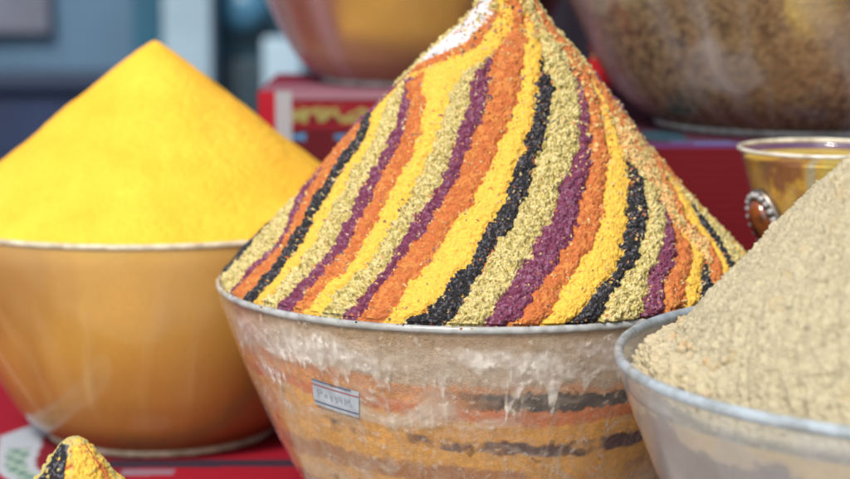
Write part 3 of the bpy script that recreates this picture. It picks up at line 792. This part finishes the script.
def beige_film(V, T, D):
    A = np.stack([np.cos(T) * .2, np.sin(T) * .2, V[:, 2] * .10], -1)
    st = fbm(A, 45, 3, 431); bl = fbm(V, 30, 4, 433); deg = np.degrees(T)
    a = .06 + .12 * np.clip(st + .2, 0, 1) + .20 * sstep(.1, .4, bl) + .22 * sstep(-140, -172, deg) + .05 * (1 - sstep(0, .01, D))
    C = np.tile(np.array([[.52, .55, .60]], np.float32), (len(V), 1))
    return np.column_stack([C, np.clip(a, 0, .85)]).astype(np.float32)

def lump_heap():
    out = []
    rg = np.random.default_rng(5)
    n1, n2 = 22, 15
    ph = np.linspace(0, 2 * pi, n1, endpoint=False); el = np.linspace(-pi / 2 + .02, pi / 2 - .02, n2)
    S = np.stack([np.cos(el)[:, None] * np.cos(ph), np.cos(el)[:, None] * np.sin(ph), np.sin(el)[:, None] + 0 * ph], -1).reshape(-1, 3)
    for k in range(420):
        t = radians(rg.uniform(108, 205)); s = rg.uniform(.0010, .0032) if k > 26 else rg.uniform(.0035, .0055)
        r = rg.uniform(.164, .186) * KB; zz = H_BEI + np.interp(r / KB, [.15, .165, .176, .188], [.028, .008, -.006, -.016]) * KB + s * .55 + .002
        P = S * s * rg.uniform(.8, 1.2, 3); P = P * (1 + .35 * fbm(P + k, 260, 3, 445) + .25 * vnoise(P + k, 700, 446))[:, None]
        P = P + np.array([r * cos(t), r * sin(t), zz])
        C = mixc(np.tile(np.array([[.45, .385, .255]], np.float32), (len(P), 1)), (.42, .26, .09), sstep(-.1, .4, fbm(P, 200, 2, 447)) * .6)
        out.append((P, grid_faces(n2, n1), C))
    return out
make_bowl('spice_bowl', BEI, R_BEI, H_BEI, 'clear bowl of beige powder nearest the camera, with a bluish rim', beige_film, nth=700, nz=140, rim=M_RIM_BLUE, rim_r=.0036)
cone_mound(R_BEI, H_BEI, [(r * KB, z * KB) for r, z in [(.1950, -.026), (.188, -.022), (.176, -.010), (.165, .008), (.150, .028), (.110, .072), (.070, .114), (.030, .156), (.008, .178), (.0005, .181)]], lump_heap(), M_FINE,
           'spice_mound', BEI, 'steep beige cone of dusty powder with slanting runnels, cut by the right edge', beige_relief, nr=520, nf=1150, fillc=beige_fill, top=.018, nth=600)

# ---- small striped heap at the lower left, in a small bowl
SML = (-0.2145, 1.2, 0.0)
H_SML = 0.058
def small_relief(V, T, rad):
    deg = (np.degrees(T) + 400 + 18 * fbm(V, 60, 3, 503) + 600 * (V[:, 2] - .06)) % 360
    c1, i1 = crumbs(V, .0034, 505); c2, i2 = crumbs(V, .0018, 507)
    code = np.zeros(len(V), np.int32)
    # measured round the axis: khaki, black, tan, yellow, orange ...
    D0 = (np.degrees(T) + 4 * fbm(V, 220, 3, 509) * .008 / np.maximum(rad, .004) * 3 + 260 * (V[:, 2] - .07)) % 360
    tab = [(0, 0), (180, 1), (206, 4), (258, 6), (274, 0), (328, 3), (338, 0), (352, 1)]
    for a, k in tab: code = np.where(D0 > a, k, code)
    code = np.where(code == 6, np.array([6, 1, 3, 0])[np.minimum((i1 * 4).astype(int), 3)], code)
    tip = V[:, 2] > .0805
    code = np.where(tip & (i1 > .3), 1, code)
    st = i2 > .94; code = np.where(st, np.array([0, 1, 3, 1])[np.minimum((i1 * 4).astype(int), 3)], code)
    base = np.array([SP[k] for k in 'YGPOKWT'], np.float32)
    g = np.array([GRAIN[k] for k in 'YGPOKWT'], np.float32)[code]
    C = base[code] * (1 + (i1 - .5)[:, None] * .12 + (i2 - .5)[:, None] * .2 + .2 * fbm(V, 420, 3, 513)[:, None])
    kl = (code == 4) & (i2 > .7); C = np.where(kl[:, None], np.array([.16, .16, .18], np.float32), C)
    d = .0012 * fbm(V, 40, 2, 511) + g * .0018 * (c1 - .5) + .0012 * (c2 - .5) + .0028 * fbm(V, 260, 4, 515, .7)
    return d, C
make_bowl('spice_bowl', SML, 0.086, H_SML, 'small clear bowl at the lower left edge, mostly below the frame', main_film, nth=300, nz=50, rim_r=.002)
def small_fill(V, T, D):
    C = np.tile(np.array([[.55, .35, .12]], np.float32), (len(V), 1))
    return mixc(C, (.12, .08, .08), sstep(.02, .022, D) * (1 - sstep(.03, .033, D)))
cone_mound(0.086, H_SML, [(.0840, -.002), (.078, .005), (.060, .022), (.040, .044), (.0235, .0585), (.0175, .0680), (.0110, .0765), (.0055, .0820), (.0004, .0843)], None, M_POWDER,
           'spice_mound', SML, 'small rounded tip of a spice heap, black and yellow, at the bottom left edge', small_relief, nr=200, nf=520, fillc=small_fill, nth=200, nz=40)

# ---- footed cup of golden spice with a jewel, behind the beige mound
CUP = (0.3145, 1.58, 0.0)
cup = empty('footed_cup', CUP, 'flared footed glass cup with a golden brass liner and an amber jewel on its side', 'cup')
CH = 0.2795
cup_out = resample([(.0672, CH), (.0665, CH - .004), (.0610, CH - .025), (.0520, CH - .060), (.0430, CH - .095), (.0330, CH - .125), (.0160, CH - .145), (.0090, CH - .165),
                    (.0085, .060), (.012, .025), (.040, .008), (.050, .002), (.050, .0)], 150)
cup_in = resample([(.0004, CH - .134), (.0150, CH - .132), (.0300, CH - .116), (.0405, CH - .094), (.0495, CH - .060), (.0585, CH - .025), (.0640, CH - .003)], 70)
def clearf(P):
    a = .02 + .07 * np.clip(fbm(P, 60, 3, 601), 0, 1)
    return np.column_stack([np.tile(np.array([[.75, .72, .62]], np.float32), (len(P), 1)), a]).astype(np.float32)
lathe('glass_wall', np.vstack([cup_out[::-1], cup_in[::-1]]), 260, M_WALL_CLEAR, cup, colorf=clearf)
a = np.linspace(0, 2 * pi, 12, endpoint=False)
lathe('rim', [(.0658 + .0020 * cos(t), CH + .0018 * sin(t)) for t in a], 260, rim_mat('thick glass rim', (.78, .76, .66), .75, .15), cup, closed=True)
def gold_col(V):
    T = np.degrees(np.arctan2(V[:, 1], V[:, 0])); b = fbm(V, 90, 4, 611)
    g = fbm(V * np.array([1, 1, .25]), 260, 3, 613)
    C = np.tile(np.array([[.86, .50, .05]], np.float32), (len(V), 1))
    C = mixc(C, (.40, .13, .025), sstep(-158, -148, T) * (1 - sstep(-118, -112, T)) * sstep(-.35, .2, b + .2 * g + .1))  # brown reflections painted into the brass colour
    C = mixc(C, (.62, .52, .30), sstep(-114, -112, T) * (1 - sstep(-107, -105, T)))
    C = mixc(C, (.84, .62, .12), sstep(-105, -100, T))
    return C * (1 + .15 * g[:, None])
gp = cup_in.copy(); gp[:, 0] = np.maximum(gp[:, 0] - .0014, .0003); gp = gp[gp[:, 1] < CH - .0065]
gp = np.vstack([gp, [(gp[-1, 0] * k, gp[-1, 1] + .0006 + .003 * (1 - k)) for k in (.985, .8, .6, .4, .2, .01)]])
M_BRASS = powder_mat('brushed brass', 500, 0.25)
for n_ in M_BRASS.node_tree.nodes:
    if n_.type == 'BSDF_PRINCIPLED':
        n_.inputs['Metallic'].default_value = .55; n_.inputs['Roughness'].default_value = .42; n_.inputs['Specular IOR Level'].default_value = .5
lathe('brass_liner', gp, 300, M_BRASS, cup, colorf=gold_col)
# jewel: amber cabochon in a ring of clear stones
M_SILVER = plain_mat('silver setting', (.34, .32, .30), .35, .2, 400, metallic=1.0)
M_AMBER = new_mat('amber stone')
_b = N(M_AMBER[1], 'ShaderNodeBsdfPrincipled'); _b.inputs['Base Color'].default_value = (.30, .085, .018, 1); _b.inputs['Roughness'].default_value = .06
_b.inputs['Coat Weight'].default_value = 1.0; _b.inputs['Subsurface Weight'].default_value = .0
_n = N(M_AMBER[1], 'ShaderNodeTexNoise'); _n.inputs['Scale'].default_value = 90
_r = N(M_AMBER[1], 'ShaderNodeValToRGB'); _r.color_ramp.elements[0].color = (.05, .014, .006, 1); _r.color_ramp.elements[1].color = (.22, .055, .012, 1)
_r.color_ramp.elements[0].position = .35; _r.color_ramp.elements[1].position = .7
_t = N(M_AMBER[1], 'ShaderNodeTexCoord'); M_AMBER[1].links.new(_t.outputs['Object'], _n.inputs['Vector'])
M_AMBER[1].links.new(_n.outputs['Fac'], _r.inputs[0]); M_AMBER[1].links.new(_r.outputs[0], _b.inputs['Base Color']); M_AMBER[1].links.new(_b.outputs[0], M_AMBER[2].inputs['Surface'])
M_AMBER = M_AMBER[0]
M_STONE = plain_mat('clear cut stones', (.30, .30, .31), .08, .15, 300, coat=1.0)

def dome(name, a, b, h, mat, parent, n=48, m=14, under=.002):
    V = []; F = []
    rows = [(1.0, -under)] + [(cos(t), h * sin(t)) for t in np.linspace(0, pi / 2 * .999, m)]
    for k, z in rows:
        for i in range(n):
            t = 2 * pi * i / n; V.append((a * k * cos(t), b * k * sin(t), z))
    for r_ in range(len(rows) - 1):
        for i in range(n):
            F.append((r_ * n + i, r_ * n + (i + 1) % n, (r_ + 1) * n + (i + 1) % n, (r_ + 1) * n + i))
    F.append(tuple(range(n))[::-1]); F.append(tuple((len(rows) - 1) * n + i for i in range(n)))
    me = bpy.data.meshes.new(name); me.from_pydata(V, [], F); me.update()
    return link(name, me, mat, parent)
jw = empty('jewel', (0, 0, 0), None, None); jw.name = 'jewel_setting'
bpy.data.objects.remove(jw)
jew = dome('jewel', .0150, .0215, .0035, M_SILVER, cup, under=.004)
jth = radians(-152)
jr, jz = .0555, CH - .0545
jew.location = (jr * cos(jth), jr * sin(jth), jz)
nvec = Vector((cos(jth), sin(jth), -.28)).normalized()
q = nvec.to_track_quat('Z', 'Y')
jew.rotation_mode = 'QUATERNION'; jew.scale = (1.22, 1.22, 1.1)
from mathutils import Quaternion
# keep the oval's long axis upright
up = Vector((0, 0, 1)); yv = (up - up.dot(nvec) * nvec).normalized(); xv = yv.cross(nvec)
from mathutils import Matrix
mt = Matrix((xv, yv, nvec)).transposed()
jew.rotation_quaternion = mt.to_quaternion() @ Quaternion((0, 0, 1), radians(14))
cab = dome('amber_stone', .0098, .0152, .0078, M_AMBER, jew); cab.location = (0, 0, .0022)
for k in range(20):
    t = 2 * pi * k / 20
    s_ = dome('clear_stone', .0021, .0021, .0024, M_STONE, jew, n=10, m=3)
    s_.location = (.0125 * cos(t), .0184 * sin(t), .0024)

# ---- bowls on the step behind
UC = (-0.011, 2.2, 0.288)
UR = (0.356, 1.905, 0.268)
def gold_fill(V, T, D):
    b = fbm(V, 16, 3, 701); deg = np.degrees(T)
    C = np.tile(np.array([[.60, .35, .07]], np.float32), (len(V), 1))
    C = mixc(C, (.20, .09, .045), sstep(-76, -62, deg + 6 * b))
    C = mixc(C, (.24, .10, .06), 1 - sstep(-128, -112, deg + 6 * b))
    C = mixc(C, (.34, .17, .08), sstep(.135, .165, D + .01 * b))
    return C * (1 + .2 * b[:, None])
def pink_film(V, T, D):
    deg = np.degrees(T); b = fbm(V, 20, 3, 711)
    a = .05 + .08 * np.clip(b, 0, 1) + .50 * (1 - sstep(-165, -140, deg + 5 * b)) + .35 * np.exp(-((deg + 128) / 5) ** 2)
    C = np.tile(np.array([[.60, .40, .45]], np.float32), (len(V), 1))
    return np.column_stack([C, np.clip(a, 0, .88)]).astype(np.float32)
make_bowl('spice_bowl', UC, 0.2, 0.199, 'clear bowl of golden powder standing on the step behind, its rim above the frame', pink_film, nth=360, nz=80)
def plain_relief(sd, c, var=.25, amp=.002):
    def f(V, T, rad):
        k, i = crumbs(V, .007, sd)
        C = np.tile(np.array([c], np.float32), (len(V), 1)) * (1 - var / 2 + var * i[:, None])
        return amp * (k - .5) + .002 * fbm(V, 20, 3, sd + 1), C
    return f
CONE = [(.1975, -.003), (.190, .006), (.150, .036), (.100, .075), (.050, .113), (.016, .140), (.0005, .150)]
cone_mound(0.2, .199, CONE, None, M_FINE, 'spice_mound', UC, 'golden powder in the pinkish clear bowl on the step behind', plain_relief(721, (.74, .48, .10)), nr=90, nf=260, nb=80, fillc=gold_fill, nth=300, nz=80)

def herb_fill(V, T, D):
    c, i = crumbs(V, .0056, 731, .7); c2, i2 = crumbs(V, .003, 733, .7); b = fbm(V, 12, 3, 735); deg = np.degrees(T)
    C = np.tile(np.array([[.30, .20, .115]], np.float32), (len(V), 1))
    C = mixc(C, (.52, .37, .20), sstep(.45, .8, i) * .9)
    C = mixc(C, (.10, .065, .045), sstep(.35, .12, i))
    C = mixc(C, (.60, .48, .30), (i2 > .86) * 1.0)
    C = mixc(C, (.06, .05, .055), sstep(-62, -38, deg + 10 * b) * sstep(.10, .2, D + .03 * b) * .9)
    C = mixc(C, (.56, .34, .15), np.exp(-((deg + 108 + 20 * b) / 16) ** 2) * .45 * sstep(.1, .16, D))
    C = mixc(C, (.66, .62, .46), sstep(.0, .25, b + .35 - np.abs(D - .12) * 9) * (1 - sstep(-140, -125, deg)))
    return C * np.array([1, .92, .84], np.float32) * (.28 + .32 * c[:, None])
def herb_film(V, T, D):
    deg = np.degrees(T); b = fbm(V, 18, 4, 741)
    A = np.stack([np.cos(T) * .3, np.sin(T) * .3, V[:, 2] * .12], -1); st = fbm(A, 40, 3, 743)
    a = .03 + .22 * sstep(.18, .5, st) + .3 * sstep(.25, .5, b) + .4 * (1 - sstep(-170, -148, deg))
    for a0, tilt, w in ((-146, 20, 2.0), (-137, 24, 1.6), (-120, 40, 2.2)):
        a = a + .24 * np.exp(-((deg - a0 - tilt * (D / .27) + 5 * b) / (w * 1.5)) ** 2) * sstep(.08, .14, D)
    C = np.tile(np.array([[.56, .50, .47]], np.float32), (len(V), 1))
    C = mixc(C, (.42, .34, .42), 1 - sstep(-168, -150, deg))
    return np.column_stack([C, np.clip(a, 0, .85)]).astype(np.float32)
make_bowl('spice_bowl', UR, 0.272, 0.262, 'largest clear bowl, filled with speckled brown dried herbs, on the dark red step', herb_film, nth=420, nz=100)
cone_mound(0.272, .262, [(r * 1.36, z * 1.1) for r, z in CONE], None, M_SEEDS, 'dried_herbs', UR, 'coarse brown dried herbs heaped in the largest bowl on the step', plain_relief(751, (.36, .25, .14), .6, .004), nr=90, nf=300, nb=80, fillc=herb_fill, nth=420, nz=140)

# ------------------------------------------------------------------ cloth covered steps and table
RED = (.20, .012, .020); MAROON = (.09, .009, .014); PALE = (.60, .60, .62); TEAL = (.04, .14, .20); GREENY = (.25, .24, .08); BLUE = (.05, .22, .42)

def cloth_sheet(name, O, U, W, nu, nv, colf, mat, parent=None, rough=.0012, seed=0):
    """rectangular cloth O + u U + v W, gently uneven"""
    O, U, W = (np.array(v, float) for v in (O, U, W))
    u, v = np.meshgrid(np.linspace(0, 1, nu), np.linspace(0, 1, nv))
    u = u.ravel(); v = v.ravel()
    V = O + u[:, None] * U + v[:, None] * W
    n = np.cross(U, W); n /= np.linalg.norm(n)
    V = V + n * (rough * fbm(V, 9, 3, 801 + seed))[:, None]
    C = colf(u * np.linalg.norm(U), v * np.linalg.norm(W), V)
    return link(name, np_mesh(name, V, grid_faces(nv, nu, wrap=False), C), mat, parent)

def blank(u, c): return np.tile(np.array([c], np.float32), (len(u), 1))

def step_front(u, v, V):
    """left step's hanging cloth: red edge, pale selvedge, then a band of woven script-like figures and a blue row"""
    H = .288; d = H - v
    C = blank(u, MAROON)
    C = mixc(C, RED, (d < .030) * (d > .012) * 1.0)
    C = mixc(C, (.27, .14, .18), (d < .010) * 1.0)
    # yellow-green figures like looped letters
    band = (d > .014) & (d < .038)
    U3 = np.stack([u, d, 0 * u], -1)
    lp = (np.abs(d - .0265 - .0045 * np.sin(u * 210 + 3 * vnoise(U3, 60, 861))) < .0028 + .0022 * vnoise(U3, 130, 863)) | ((vnoise(U3, 190, 865) > .35) & (np.abs(d - .026) < .009))
    C = mixc(C, GREENY, (band & lp) * 1.0)
    C = mixc(C, RED, ((d > .035) & (d < .040)) * 1.0)
    bb = (np.abs(d - .049) < .006 * (.75 + .4 * np.sin(u * 130))) & (np.sin(u * 65 + .6) > -.55)
    C = mixc(C, BLUE, bb * 1.0)
    C = mixc(C, RED, (d > .064) * (np.sin(u * 90) > .2) * (d < .075) * 1.0)
    C = mixc(C, (.32, .33, .36), ((u > .0175) & (u < .034)) * 1.0)
    C = mixc(C, (.34, .012, .025), (u <= .0175) * 1.0)
    return C

def table_pat(u, v, V):
    x, y = V[:, 0], V[:, 1]
    C = blank(u, (.25, .006, .018))
    Wp = np.stack([x, y, 0 * x], -1)
    wx = x + .012 * fbm(Wp, 12, 2, 811); wy = y + .012 * fbm(Wp, 12, 2, 813)
    # pale scrolls with a green field, repeated along the cloth
    fx = (wx + .345 + .17) % .34 - .17 - .345; fy = wy
    pts = [(-.31, 1.585), (-.338, 1.640), (-.352, 1.700), (-.362, 1.755), (-.345, 1.795), (-.310, 1.812), (-.270, 1.805)]
    dist = np.full(len(x), 9.0)
    for (ax, ay), (bx_, by_) in zip(pts[:-1], pts[1:]):
        ex, ey = bx_ - ax, by_ - ay; t = np.clip(((fx - ax) * ex + (fy - ay) * ey) / (ex * ex + ey * ey), 0, 1)
        dist = np.minimum(dist, np.hypot(fx - ax - t * ex, fy - ay - t * ey))
    C = mixc(C, (.15, .008, .018), ((fx > -.345) & (fx < -.25) & (fy > 1.57) & (fy < 1.80)) * 1.0)
    C = mixc(C, (.33, .37, .42), (dist < .017) * 1.0)
    dots = np.sin(x * 330) * np.sin(y * 260)
    C = mixc(C, (.24, .33, .28), ((dist < .009) & (y < 1.72)) * 1.0)
    C = mixc(C, (.04, .12, .13), ((dist < .010) & (dots < -.3) & (y < 1.72)) * 1.0)
    # unseen woven front border, added pale to bounce neutral light onto the bowls
    C = mixc(C, (.40, .37, .33), (wy < 1.54) * 1.0)
    C = mixc(C, (.28, .09, .08), ((wy < 1.54) & (np.abs(vnoise(Wp, 45, 821)) < .10)) * 1.0)
    # a dark border line running under the yellow bowl
    C = mixc(C, (.03, .02, .035), ((np.abs(y - 1.672 - .02 * x) < .012) & (x > -.27)) * 1.0)
    C = mixc(C, (.20, .12, .16), ((np.abs(y - 1.645 - .02 * x) < .010) & (np.abs((x + .232 + .15) % .30 - .15) < .022)) * 1.0)
    return C

tbl = empty('stall_table', (0, 0, 0), 'low stall table covered with a red patterned cloth under the front bowls', 'table')
M_WOOD = plain_mat('old wood', (.20, .12, .07), .7, .25, 12)
MB().box(-1.15, 1.15, .86, 2.56, -.045, -.004).build('tabletop', M_WOOD, tbl, bevel=.004)
for lx in (-1.08, 1.03):
    for ly in (.92, 2.44):
        MB().box(lx, lx + .06, ly, ly + .06, -.85, -.046).build('leg', M_WOOD, tbl, bevel=.003)
cs = cloth_sheet('tablecloth', (-1.17, .85, .0), (2.34, 0, 0), (0, 1.72, 0), 900, 660, table_pat, M_CLOTH, None, .0)
def hang_pat(u, v, V):
    C = blank(u, (.36, .33, .30)); return mixc(C, (.5, .54, .58), (np.abs(v - .35) < .012) * 1.0)  # unseen drop, coloured pale to throw neutral light back on the bowl walls
cloth_sheet('front_drop', (-1.17, .849, -.45), (2.34, 0, 0), (0, 0, .448), 200, 40, hang_pat, M_CLOTH, cs, .008, 1)
tag(cs, 'bright red cloth with pale outlined figures spread over the stall table', 'tablecloth')

def make_step(x0, x1, y0, y1, H, label, frontf, topf):
    o = empty('display_step', (x0, y0, 0), label, 'display step')
    MB().box(.004, x1 - x0 - .004, .004, y1 - y0 - .004, .003, H - .004).build('crate', M_WOOD, o, bevel=.004)
    cl = cloth_sheet('cloth_front', (0, 0, .002), (x1 - x0, 0, 0), (0, 0, H - .002), 420, 260, frontf, M_CLOTH, o, .0012, 3)
    cloth_sheet('cloth_top', (0, 0, H), (x1 - x0, 0, 0), (0, y1 - y0, 0), 200, 160, topf, M_CLOTH, o, .0)
    cloth_sheet('cloth_side', (0, y1 - y0, .002), (0, -(y1 - y0), 0), (0, 0, H - .002), 60, 60, lambda u, v, V: blank(u, RED), M_CLOTH, o, .001, 5)
    return o
def top_pat(u, v, V):
    C = blank(u, (.16, .012, .03))
    return mixc(C, (.20, .08, .11), (v < .11) * 1.0)
def right_front(u, v, V):
    d = .268 - v
    C = blank(u, (.115, .006, .009)) * (1 + .12 * np.sin(v * 900)[:, None])
    C = mixc(C, (.10, .035, .12), (d < .007) * 1.0)
    C = mixc(C, (.12, .12, .28), ((d < .004) & (np.sin(u * 60) > 0)) * 1.0)
    return C
def right_top(u, v, V):
    C = blank(u, (.06, .016, .03))
    C = mixc(C, (.14, .14, .32), (v < .02) & (np.sin(u * 70) > -.2))
    return C
def right_top2(u, v, V):
    C = blank(u, (.06, .016, .03)); m = ((v < .02) & (np.sin(u * 70) > -.2)).astype(np.float32)
    C = mixc(C, (.02, .05, .07), (((u - .085) / .022) ** 2 + ((v - .06) / .05) ** 2 < 1) * 1.0)
    return mixc(C, (.08, .08, .17), m)
make_step(-.171, .118, 2.06, 2.33, .288, 'left cloth covered step with a pale stripe and bands of green and blue figures', step_front, top_pat)
make_step(.128, 1.10, 1.735, 2.54, .268, 'plain dark red cloth covered step behind the jewelled cup', right_front, right_top2)

# tied cloth pouches on the step beside the herb bowl
def pouch(loc, R, h, col, label, sd):
    th = np.linspace(0, 2 * pi, 72, endpoint=False)
    p = resample([(.001, 0), (R * .7, .0), (R, h * .22), (R * .92, h * .5), (R * .45, h * .74), (R * .2, h * .82), (R * .34, h * .92), (R * .5, h), (R * .3, h * .97), (.001, h * .86)], 50)
    V = np.stack([p[:, 0][:, None] * np.cos(th), p[:, 0][:, None] * np.sin(th), p[:, 1][:, None] + 0 * th], -1).reshape(-1, 3)
    fold = 1 + .10 * np.sin(9 * np.tile(th, 50)) * sstep(h * .4, h * .8, V[:, 2]) + .08 * fbm(V, 50, 3, sd)
    V[:, :2] *= fold[:, None]
    o = link('spice_pouch', np_mesh('spice_pouch', V, grid_faces(50, 72), np.tile(np.array([col], np.float32), (len(V), 1))), M_CLOTH)
    o.location = loc
    tag(o, label, 'pouch')
    a = np.linspace(0, 2 * pi, 8, endpoint=False)
    lathe('tie', [(R * .24 + .0022 * cos(t), h * .80 + .0022 * sin(t)) for t in a], 40, plain_mat('cord', (.5, .4, .2), .8), o, closed=True)
pouch((.184, 2.16, .268), .016, .062, (.75, .03, .04), 'bright red tied cloth pouch between the two bowls on the step', 901)

# ------------------------------------------------------------------ street behind
G = -.85
def ground_mat():
    m, nt, out = new_mat('paving')
    b = N(nt, 'ShaderNodeBsdfPrincipled'); b.inputs['Roughness'].default_value = .85
    tc = N(nt, 'ShaderNodeTexCoord')
    br = N(nt, 'ShaderNodeTexBrick'); br.inputs['Scale'].default_value = 2.5
    br.inputs['Color1'].default_value = (.24, .23, .22, 1); br.inputs['Color2'].default_value = (.19, .185, .18, 1); br.inputs['Mortar'].default_value = (.09, .09, .09, 1); br.inputs['Mortar Size'].default_value = .012
    nt.links.new(tc.outputs['Object'], br.inputs['Vector'])
    nt.links.new(br.outputs['Color'], b.inputs['Base Color']); nt.links.new(b.outputs[0], out.inputs['Surface'])
    return m
g = MB().box(-60, 60, -60, 60, G - .1, G).build('pavement', ground_mat()); tag(g, kind='structure')

M_DARKCLOTH = plain_mat('dark curtain cloth', (.018, .012, .024), .9, .3, 4)
nu, nv = 160, 30
u, v = np.meshgrid(np.linspace(0, 1, nu), np.linspace(0, 1, nv)); u = u.ravel(); v = v.ravel()
V = np.stack([.06 + 1.6 * u, 2.72 + .025 * np.sin(u * 70) * (1.1 - .4 * v) + .01 * np.sin(u * 31), G + .05 + 2.6 * v], -1)
cur = link('curtain', np_mesh('curtain', V, grid_faces(nv, nu, wrap=False)), M_DARKCLOTH)
m_ = cur.modifiers.new('thick', 'SOLIDIFY'); m_.thickness = .003
tag(cur, 'near black curtain hanging behind the bowls at the right', 'curtain')

shop = empty('shop_front', (0, 5.3, G), 'blurred blue and grey shop front across the street behind the yellow mound', 'shop')
def part(name, mat, *b, bevel=.004, parent=None):
    mb = MB()
    mb.box(b[0], b[1], b[2] - 5.3, b[3] - 5.3, b[4] - G, b[5] - G)
    return mb.build(name, mat, parent or shop, bevel=bevel)
M_PALEWALL = plain_mat('pale rendered wall', (.075, .145, .225), .9, .35, 2.2)
M_PINKWALL = plain_mat('pinkish plaster', (.15, .165, .22), .9, .3, 3)
M_NAVY = plain_mat('navy panel', (.010, .020, .055), .9, .5, 3)
M_TEALP = plain_mat('dark teal paint', (.012, .055, .085), .4, .15, 3)
M_TEAL2 = plain_mat('teal frame paint', (.018, .085, .14), .4, .15, 3)
M_COLU = plain_mat('light blue painted column', (.27, .39, .48), .6, .1, 5)
M_PLATE = plain_mat('blue enamel plate', (.05, .17, .28), .4, .1, 5)
part('wall', M_PALEWALL, -3.6, -.74, 5.2, 5.4, G, 2.4)
part('wall_panel', M_PINKWALL, -1.30, -.96, 5.165, 5.198, .20, 1.1)
part('door_frame', M_TEAL2, -.738, -.665, 5.10, 5.4, G, 2.4)
part('column', M_COLU, -.655, -.535, 5.04, 5.38, G, 2.4)
dr = part('door', M_TEALP, -.533, .20, 5.2, 5.26, G, 2.4)
part('kick_panel', plain_mat('dark panel', (.006, .028, .045), .4), -.52, -.375, 5.165, 5.198, -.60, .13, parent=None)
part('post', M_COLU, -.392, -.300, 4.88, 4.95, G, .20)
part('upper_wall', M_PALEWALL, .21, 3.6, 5.2, 5.4, G, 2.4)
pl = lathe('round_plate', [(.0005, -.012), (.055, -.012), (.058, -.006), (.058, .006), (.0005, .006)], 48, M_PLATE, shop)
pl.rotation_euler = (radians(90), 0, 0); pl.location = (-.462, -.14, .262 - G)
cnt = empty('counter', (-1.1, 4.6, G), 'dark navy counter in front of the pale wall far behind the yellow mound', 'counter')
mb = MB(); mb.box(-1.3, .385, 0, .4, 0, .945); mb.build('body', M_NAVY, cnt, bevel=.01)
mb = MB(); mb.box(-1.32, .40, -.02, .42, .947, .965); mb.build('counter_top', plain_mat('counter top', (.012, .024, .055), .95), cnt, bevel=.004)
bx = MB().box(-1.30, -1.0, 4.2, 4.45, G, -.02).build('pale_box', plain_mat('pale board', (.34, .36, .44), .7), None, bevel=.01)
bx.name = 'cardboard_box'; tag(bx, 'pale grey box blurred at the far left edge', 'box')
